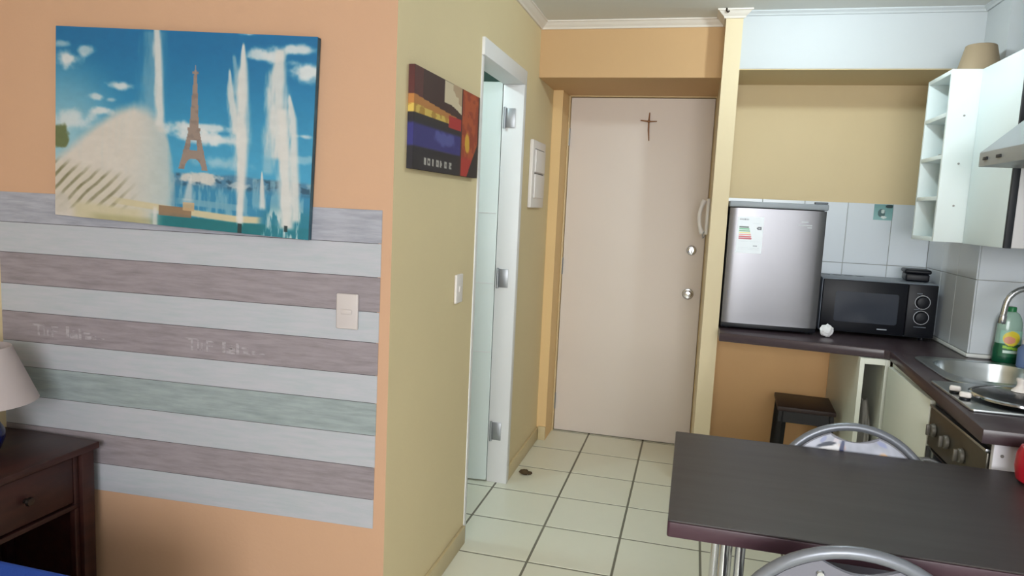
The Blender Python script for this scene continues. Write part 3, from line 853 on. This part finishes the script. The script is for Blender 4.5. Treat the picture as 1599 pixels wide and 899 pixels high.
nc = thing('narrow_cabinet', 'narrow open white cabinet under the worktop corner', 'cabinet', (0, 0, 0))
NX0, NX1, NY = 0.722, 0.838, 3.232
c = MB()
c.box(NX0, NX0 + 0.018, NY, KBACK - 0.012, 0, CTR - 0.041)
c.box(NX1 - 0.018, NX1, NY, KBACK - 0.012, 0, CTR - 0.041)
c.box(NX0 + 0.0185, NX1 - 0.0185, NY, NY + 0.02, 0.785, CTR - 0.041)
c.box(NX0 + 0.0185, NX1 - 0.0185, NY, KBACK - 0.012, 0.0, 0.018)
c.build('body', cabcream, nc, smooth=0)
bg = tag(MB().blob((0.780, 3.34, 0.36), 0.052, 3, 0.3, 5, (0.52, 1.2, 4.6)).build('plastic_bag', bagm, smooth=20), 'crumpled grey plastic bag inside the narrow cabinet', 'bag')
bg['label'] = 'crumpled grey plastic bag stuffed inside the narrow open cabinet'
# stool under the worktop
st = thing('wooden_stool', 'dark brown low stool with black open frame under worktop', 'stool', (0.575, 3.605, 0), math.radians(-3))
MB().box(-0.128, 0.128, -0.14, 0.14, 0.478, 0.500, 0.004).build('seat', stoolwood, st)
MB().box(-0.120, 0.120, -0.135, -0.113, 0.425, 0.4775).build('apron', stoolblack, st, smooth=0)
MB().box(-0.120, 0.120, 0.113, 0.135, 0.425, 0.4775).build('apron', stoolblack, st, smooth=0)
for sx in (-1, 1):
    for sy in (-1, 1):
        x0, y0 = sx * 0.112, sy * 0.118
        lg = MB()
        lg.tube([(sx * 0.102, sy * 0.117, 0.4775), (sx * 0.118, sy * 0.125, 0.0)], 0.021, 4)
        lg.build('leg', stoolblack, st, smooth=0)

# fridge
fr = thing('mini_fridge', 'brushed steel mini fridge standing on the worktop', 'fridge', (0.150, 3.452, CTR + 0.001), math.radians(2.0))
FW, FD, FH = 0.425, 0.41, 0.600
MB().box(0, FW, 0.045, FD, 0.012, FH - 0.028, 0.005).build('cabinet', blackplast, fr)
dpoly = [(FW, 0.0445), (0.003, 0.0445), (0.003, 0.012)] + [(0.003 + (FW - 0.003) * k / 24, 0.012 - 0.012 * (1 - (2 * k / 24 - 1) ** 4) ** 0.5) for k in range(1, 24)] + [(FW, 0.012)]
MB().prism(dpoly, 0.030, FH - 0.031).build('door', fridgesteel, fr, smooth=35)
MB().box(-0.002, FW + 0.004, -0.004, FD, FH - 0.0275, FH, 0.006, 3).build('top_panel', greyplast, fr)
MB().box(0.002, FW - 0.002, 0.012, 0.0445, 0.008, 0.0295, 0.002).build('plinth', blackplast, fr)
MB().box(FW - 0.055, FW, 0.0, 0.03, FH + 0.0005, FH + 0.010, 0.003).build('hinge_cover', mat('grey_hinge_cover', (96, 102, 108), 0.5), fr)
for x in (0.03, FW - 0.03):
    for y in (0.06, FD - 0.03):
        MB().cyl((x, y, 0.0), (x, y, 0.0118), 0.015, n=14).build('foot', blackplast, fr)
def energy(u, v):
    C = np.ones(u.shape + (3,)) * np.array([226, 232, 238.])
    bars = [(46, 70, 62), (96, 178, 130), (70, 156, 96), (226, 214, 120), (222, 130, 120), (196, 66, 74), (180, 52, 70)]
    for k, cc in enumerate(bars):
        y0 = .27 + k * .052
        C[(v > y0) & (v < y0 + .036) & (u > .08) & (u < .44 + .022 * k + .03 * (1 - np.abs((v - y0 - .018) / .018)))] = cc
    C[(np.abs(v - .31) < .04) & (u > .74) & (u < .93) & (u > .74 + np.abs(v - .31) * 1.6)] = (64, 70, 80)
    C[(np.abs(v - .31) < .012) & (u > .82) & (u < .89)] = (190, 196, 200)
    C[(np.abs(v - .075) < .016) & (u > .07) & (u < .43) & (np.sin(u * 150) > -.6)] = (112, 120, 128)
    C[(np.abs(v - .18) < .006) & (u > .6) & (u < .85)] = (196, 204, 212)
    C[(np.abs(v - .80) < .014) & (u > .66) & (u < .82)] = (150, 156, 164)
    for y in (.68, .86, .90):
        C[(np.abs(v - y) < .006) & (u > .08) & (u < .9) & (np.sin(u * 120 + y * 60) > -.5)] = (200, 208, 214)
    return C
e = paint('energy_label', 70, 100, energy, lambda u, v: (0.040 + 0.115 * u, -0.0006, 0.530 - 0.168 * v), glossprint, fr)
e['label'] = 'white energy label with green to red bars'
lg = MB()
for k, (x, z, w) in enumerate([(0.318, 0.515, 0.03), (0.305, 0.500, 0.06), (0.345, 0.490, 0.02)]):
    lg.box(x, x + w, -0.0008, -0.0003, z, z + 0.004)
lg.build('faint_badge', mat('faint_badge', (190, 196, 200), 0.3), fr, smooth=0)

# white crumpled paper by the fridge
pp = tag(MB().blob((0.617, 3.452, CTR + 0.031), 0.024, 3, 0.28, 2, (1.1, .8, 1.1)).build('crumpled_paper', paperm, smooth=15), 'white crumpled paper on the worktop beside the fridge', 'paper')

# microwave
mw = thing('microwave_oven', 'black microwave oven with two dials on the worktop', 'microwave', (0.602, 3.575, CTR + 0.001), math.radians(-1.0))
MWW, MWD, MWH = 0.490, 0.30, 0.262
MB().box(0, MWW, 0.018, MWD, 0.012, MWH, 0.005).build('case', mat('dark_grey_case', (118, 126, 136), 0.35), mw)
mdr = MB().box(0.004, 0.365, 0.0, 0.0175, 0.016, MWH - 0.004, 0.004).build('door', blackplast, mw)
MB().prism(rrect(0.060, 0.330, 0.062, 0.205, 0.012), 0, 0.0015, M=Matrix.Translation((0, 0.0, 0)) @ RX).build('door_window', mat('smoked_glass', (52, 56, 66), 0.12), mdr, smooth=0)
MB().box(0.250, 0.292, -0.0012, -0.0002, 0.036, 0.041).build('badge', mat('silver_lettering', (150, 156, 164), 0.4), mdr, smooth=0)
mpn = MB().box(0.3665, MWW - 0.002, 0.0, 0.0175, 0.016, MWH - 0.004, 0.004).build('control_panel', blackplast, mw)
for zc in (0.178, 0.108):
    dk = MB().cyl((0.428, -0.0005, zc), (0.428, -0.016, zc), 0.028, 0.025, 28, 0.002).build('dial', blackplast, mw, smooth=25)
    MB().tube([(0.428 + .031 * math.cos(a), -0.0025, zc + .031 * math.sin(a)) for a in [2 * math.pi * k / 36 for k in range(36)]], 0.0014, 6, closed=True).build('dial_ring', mat('silver_ring', (190, 194, 200), 0.35), dk)
mk = MB()
for (x, z, w) in ((0.402, 0.216, 0.022), (0.396, 0.143, 0.02), (0.402, 0.062, 0.05)):
    mk.box(x, x + w, -0.0012, -0.0002, z, z + 0.003)
mk.build('panel_marks', mat('faint_grey_print', (96, 104, 116), 0.5), mw, smooth=0)['kind'] = 'stuff'
for k in range(4):
    MB().prism([(0.03 + 0.052 * k, 0.215), (0.062 + 0.052 * k, 0.215), (0.056 + 0.052 * k, 0.235), (0.024 + 0.052 * k, 0.235)], MWH + 0.0002, MWH + 0.001).build('vent_slot', blackplast, mw, smooth=0)
for x in (0.04, MWW - 0.04):
    for y in (0.04, MWD - 0.03):
        MB().cyl((x, y, 0), (x, y, 0.0118), 0.012, n=12).build('foot', blackplast, mw)
bb = thing('black_container', 'black lidded plastic container on top of the microwave', 'container', (1.038, 3.745, CTR + 0.001 + MWH + 0.0015), math.radians(-8))
MB().box(-0.05, 0.05, -0.07, 0.07, 0, 0.036, 0.008, 3).build('body', blackplast, bb)
MB().box(-0.056, 0.056, -0.076, 0.076, 0.0365, 0.056, 0.008, 3).build('lid', blackplast, bb)

# ------------------------------------------------------------------ upper cabinets
UZ0, UZ1 = 1.320, 1.972
uc = thing('upper_cabinet', 'white upper wall cabinet with plain door beside the hood', 'cabinet', (0, 0, 0))
MB().box(1.021, RX1 - 0.002, 2.690, 3.072, UZ0, UZ1, 0.001).build('body', mat('grey_white_melamine', (206, 206, 208), 0.45), uc)
MB().box(1.0, 1.020, 2.704, 3.072, UZ0 - 0.002, UZ1, 0.0015).build('door', cabwhite, uc)
MB().box(1.0, 1.0205, 2.690, 2.7035, UZ0 - 0.002, UZ1, 0.0005).build('edge_strip', darkgap, uc)
sh = thing('open_shelf_unit', 'white open corner shelf unit with small compartments', 'shelf', (0, 0, 0))
SX_0, SX_1, SYN, SYF = 0.898, SHX - 0.012, 3.090, 3.36
npn = MB().box(SX_0, RX1 - 0.002, SYN - 0.016, SYN, UZ0, UZ1, 0.001).build('side_panel', cabwhite, sh)
MB().box(SX_0, SX_1, SYF - 0.016, SYF, UZ0, UZ1, 0.001).build('side_panel', cabwhite, sh)
MB().box(SX_1 - 0.010, SX_1, SYN + 0.0005, SYF - 0.0165, UZ0, UZ1, 0.0005).build('back_panel', cabwhite, sh)
zs = [UZ0 + (UZ1 - 0.016 - UZ0) * k / 4 for k in range(5)]
for z in zs:
    MB().box(SX_0, SX_1 - 0.0105, SYN + 0.0005, SYF - 0.0165, z, z + 0.016, 0.0005).build('shelf_board', cabwhite, sh)
for z in (1.80, 1.62, 1.46):
    MB().cyl((0.955, SYN - 0.0163, z), (0.955, SYN - 0.018, z), 0.004, n=10).build('screw', screwm, npn)
tw = tag(MB().tube([(0.915, 3.18, zs[2] + 0.0205), (0.94, 3.19, zs[2] + 0.022), (0.958, 3.22, zs[2] + 0.021)], [0.003, 0.0045, 0.003], 8).build('dry_twig', debrism), 'short dry brown twig on a board of the open shelves', 'twig')
pt = thing('upturned_pot', 'taupe upturned flower pot on top of the upper cabinets', 'pot', (1.035, 3.23, UZ1 + 0.001))
MB().lathe([(0, .118), (.050, .118), (.054, .115), (.078, 0.012), (.074, .012), (.050, .10), (0, .105)], n=40).build('body', potm, pt)
MB().lathe([(.0745, .0), (.081, .0), (.0795, .0115), (.074, .0115)], n=40).build('rim', potm, pt)

# range hood
hd = thing('range_hood', 'grey steel range hood with slanted canopy over the cooktop', 'range hood', (0, 0, 0))
HY0, HY1, HXF = 1.975, 2.555, 0.850
pf = [(HXF, 1.572), (RX1 - 0.002, 1.572), (RX1 - 0.002, 1.80), (1.045, 1.80), (HXF, 1.616)]
mbh = MB().prism([(x, z) for x, z in pf], 0, HY1 - HY0, 0.002, M=Matrix.Translation((0, HY1, 0)) @ RX)
mbh.build('canopy', mat('hood_steel', (158, 162, 166), 0.4, metal=0.3), hd)
for y in (2.50, 2.40):
    MB().box(HXF - 0.004, HXF - 0.0002, y - 0.016, y + 0.016, 1.590, 1.600, 0.0015).build('button', darkgap, hd)
MB().box(1.06, RX1 - 0.004, 2.14, 2.39, 1.8005, CEIL - 0.002, 0.002).build('chimney', steel, hd)

# ------------------------------------------------------------------ table, chairs
tb = thing('dining_table', 'dark brown laminate table on chrome tube legs', 'table', (0, 0, 0))
TX0, TX1, TY0, TY1, TZ = -0.010, 1.30, 1.452, 2.072, 0.750
MB().prism(rrect(TX0, TX1, TY0, TY1, 0.006, 3), TZ - 0.004, TZ, 0.001).build('table_top', tablem, tb, smooth=0)
MB().prism(rrect(TX0, TX1, TY0, TY1, 0.006, 3), TZ - 0.038, TZ - 0.0045, 0.003).build('edge_band', tableedge, tb, smooth=30)
for x in (0.118, 0.152, 1.12, 1.154):
    for y in (1.60, 1.93):
        MB().cyl((x, y, 0.0), (x, y, TZ - 0.0385), 0.0115, n=18).build('leg', chrome, tb)
for x in (0.135, 1.137):
    MB().box(x - 0.035, x + 0.035, 1.56, 1.97, TZ - 0.046, TZ - 0.0385, 0.001).build('mounting_plate', steel, tb)
pc = tag(MB().lathe([(0, 0), (.046, 0), (.056, .008), (.062, .04), (.060, .072), (.052, .092), (.047, .092), (.054, .07), (.056, .04), (.050, .012), (0, .008)], (0.888, 1.985, TZ + 0.001), n=36).build('red_bowl', redm), 'red rounded plastic bowl on the far right of the table', 'bowl')

def floral(u, v):
    n1 = vnoise(u, v, 7, 3); n2 = vnoise(u, v, 16, 3)
    C = np.ones(u.shape + (3,)) * np.array([172, 176, 190.])
    C += ((n1 - .5) * 70)[..., None]
    def ell(cx, cy, rx, ry, rgb, jit=.5, a=1.0):
        nonlocal C
        m = (1 - smooth(.75, 1.1, np.hypot((u - cx) / rx, (v - cy) / ry) + (n2 - .5) * jit))[..., None] * a
        C = C * (1 - m) + np.array(rgb, float) * m
    rf = np.random.RandomState(11)
    for _ in range(26):
        ell(rf.uniform(.05, .95), rf.uniform(.02, .6), rf.uniform(.02, .05), rf.uniform(.015, .04), [(214, 206, 214), (140, 148, 188), (196, 160, 150), (120, 140, 140), (222, 220, 224), (98, 96, 124)][rf.randint(6)], .9, .8)
    ell(.30, .16, .12, .10, (226, 226, 230), .1); ell(.26, .08, .09, .02, (40, 48, 66), .2); ell(.40, .16, .022, .12, (52, 62, 100), .2); ell(.13, .16, .03, .04, (90, 100, 130), .4)
    ell(.47, .26, .05, .035, (206, 120, 130), .5); ell(.60, .22, .035, .05, (140, 150, 196), .6); ell(.56, .2, .02, .05, (110, 150, 140), .5)
    ell(.74, .16, .06, .06, (222, 184, 150), .6); ell(.70, .19, .02, .025, (70, 66, 96), .3); ell(.84, .24, .06, .07, (150, 140, 190), .7)
    ell(.5, .45, .09, .06, (214, 150, 160), .7); ell(.3, .5, .07, .06, (130, 150, 190), .7); ell(.72, .5, .08, .07, (222, 190, 150), .7); ell(.45, .75, .1, .07, (120, 160, 150), .7); ell(.65, .75, .06, .05, (206, 120, 130), .6)
    return C

def make_chair(label, loc, rotz):
    """round-backed tube chair; local +y is the direction the sitter faces, backrest at y=0"""
    t = thing('dining_chair', label, 'chair', loc, rotz, 'round-backed chairs at the dining table')
    R, ZC, tilt = 0.205, 0.612, math.radians(7)
    TB = Matrix.Translation((0, 0, 0.41)) @ Matrix.Rotation(tilt, 4, 'X') @ Matrix.Translation((0, 0, -0.41))
    ring = [TB @ Vector((R * math.cos(a), 0, ZC + R * math.sin(a))) for a in [2 * math.pi * k / 56 for k in range(56)]]
    MB().tube(ring, 0.0115, 12, closed=True).build('back_frame', greyrim, t)
    rp = R - 0.012
    # panel with a half-moon grip opening under the top of the rim
    poly = []
    a1, a2 = math.radians(71), math.radians(109)
    for k in range(49):
        a = a2 + (2 * math.pi - (a2 - a1)) * k / 48
        poly.append((rp * math.cos(a), ZC + rp * math.sin(a)))
    x1, z1 = rp * math.cos(a1), ZC + rp * math.sin(a1)
    for k in range(1, 10):
        s = k / 10
        poly.append((x1 * (1 - 2 * s), z1 - 0.020 * math.sin(math.pi * s)))
    MB().prism(poly, -0.004, 0.004, M=TB @ RX).build('backrest', greyback, t, smooth=30)
    pn = paint('floral_print', 110, 110, floral, lambda u, v: (0, 0, 0), glossprint, t)
    me = pn.data
    rs = rp - 0.004
    us = np.linspace(-1, 1, 110)
    for idx, vtx in enumerate(me.vertices):
        i, j = idx % 110, idx // 110
        x, z = us[i], -us[j]
        # square -> disc
        dx, dz = x * math.sqrt(1 - z * z / 2), z * math.sqrt(1 - x * x / 2)
        zz = dz * rs
        lim = z1 - ZC - 0.021 * math.sqrt(max(0, 1 - (dx * rs / (x1 + .001)) ** 2)) if abs(dx * rs) < x1 else 9
        zz = min(zz, lim)
        vtx.co = TB @ Vector((-dx * rs, 0.0046, ZC + zz))
    for sx in (-1, 1):
        for zz in (0.155, -0.11):
            MB().cyl(TB @ Vector((sx * 0.062, -0.0042, ZC + zz)), TB @ Vector((sx * 0.062, -0.008, ZC + zz)), 0.0085, 0.006, 16).build('screw', chrome, t)
    seat = MB().lathe([(0, .415), (.13, .415), (.157, .422), (.164, .436), (.157, .452), (.12, .460), (0, .462)], (0, .172, 0), n=44)
    seat.build('seat', seatm, t)
    MB().tube([(0.162 * math.cos(a), .172 + 0.162 * math.sin(a), .405) for a in [2 * math.pi * k / 44 for k in range(44)]], 0.0095, 10, closed=True).build('seat_ring', chrome, t)
    for sx in (-1, 1):
        MB().tube([(sx * .11, .285, .394), (sx * .135, .305, .22), (sx * .150, .318, .0)], 0.0105, 12).build('leg', chrome, t)
        MB().tube([(sx * .11, .055, .394), (sx * .14, .03, .22), (sx * .157, .008, .0)], 0.0105, 12).build('leg', chrome, t)
        bs = TB @ Vector((sx * 0.135, 0.0, ZC - 0.158))
        MB().tube([(sx * .115, .06, .405), (sx * .125, .03, .41), (bs.x, bs.y, bs.z)], 0.009, 10).build('back_support', chrome, t)
    return t
make_chair('round-backed chair with a floral backrest behind the dark table', (0.475, 2.052, 0), math.pi)
make_chair('round grey-backed chair in front of the table, nearest the camera', (0.322, 1.335, 0), 0.0)

# ------------------------------------------------------------------ bedroom corner
ns = thing('nightstand', 'dark red-brown wooden nightstand with a drawer at the papered wall', 'nightstand', (0, 0, 0))
NSX0, NSX1, NSY0, NSY1, NSZ = -2.145, -1.785, 1.36, 1.765, 0.585
MB().box(NSX0, NSX1 + 0.015, NSY0 - 0.012, NSY1 + 0.008, NSZ - 0.022, NSZ, 0.004).build('top', darkwood, ns)
for x in (NSX0 + 0.012, NSX1 - 0.037):
    for y in (NSY0, NSY1 - 0.045):
        MB().box(x, x + 0.037, y, y + 0.045, 0, NSZ - 0.0225, 0.003).build('leg', darkwood, ns)
MB().box(NSX1 - 0.030, NSX1 - 0.012, NSY0 + 0.0455, NSY1 - 0.0455, NSZ - 0.20, NSZ - 0.185, 0.002).build('rail', darkwood, ns)
dwr = MB().box(NSX1 - 0.034, NSX1 - 0.014, NSY0 + 0.048, NSY1 - 0.066, NSZ - 0.178, NSZ - 0.034, 0.004).build('drawer', darkwood, ns)
MB().lathe([(0, .026), (.011, .024), (.013, .016), (.007, .008), (.007, 0), (0, 0)], (NSX1 - 0.0138, 1.535, NSZ - 0.105), n=20, M=Matrix.Rotation(math.radians(90), 4, 'Y')).build('knob', brass, dwr)
MB().box(NSX1 - 0.034, NSX1 - 0.014, NSY1 - 0.064, NSY1 - 0.047, 0.05, NSZ - 0.034, 0.002).build('stile', darkwood, ns)
MB().box(NSX0 + 0.012, NSX0 + 0.024, NSY0 + 0.0455, NSY1 - 0.0455, 0.05, NSZ - 0.0225).build('back_panel', darkwood, ns, smooth=0)
MB().box(NSX0 + 0.0245, NSX1 - 0.04, NSY1 - 0.02, NSY1 - 0.008, 0.05, NSZ - 0.0225).build('side_panel', darkwood, ns, smooth=0)
MB().box(NSX0 + 0.0245, NSX1 - 0.045, NSY0 + 0.0455, NSY1 - 0.0455, 0.10, 0.115).build('shelf', darkwood, ns, smooth=0)

tl = thing('table_lamp', 'table lamp with white shade and navy round base on the nightstand', 'lamp', (-1.998, 1.57, NSZ + 0.001))
MB().lathe([(0, 0), (.04, 0), (.05, .008), (.062, .04), (.062, .062), (.045, .095), (.018, .115), (.014, .13), (0, .13)], n=40).build('base', bluecer, tl)
MB().cyl((0, 0, .1305), (0, 0, .20), 0.009, n=14).build('stem', brass, tl)
MB().lathe([(.148, .155), (.150, .155), (.085, .318), (.083, .318)], n=56).build('lamp_shade', shadem, tl)
MB().lathe([(0, .2005), (.02, .2005), (.026, .235), (.02, .262), (0, .27)], n=20).build('bulb', whiteplast, tl)

bd = thing('bed', 'bed with a bright blue bedspread in the near left corner', 'bed', (0, 0, 0))
MB().box(-2.13, -1.14, -0.70, 1.22, 0.10, 0.30, 0.01).build('bed_base', darkwood, bd)
MB().box(-2.14, -1.13, -0.72, 1.225, 0.305, 0.522, 0.035, 4).build('bedspread', bluecloth, bd)
for x in (-2.08, -1.19):
    for y in (-0.64, 1.16):
        MB().box(x - 0.025, x + 0.025, y - 0.025, y + 0.025, 0, 0.099).build('leg', darkwood, bd, smooth=0)

# dry leaf scrap on the floor
tag(MB().blob((-0.762, 3.443, 0.014), 0.020, 2, 0.55, 9, (1.1, .8, .65)).blob((-0.738, 3.45, 0.010), 0.013, 2, 0.5, 4, (1.2, .8, .6)).build('dry_leaf', debrism, smooth=0), 'small dry brown leaf scrap on the hallway floor tiles', 'leaf')
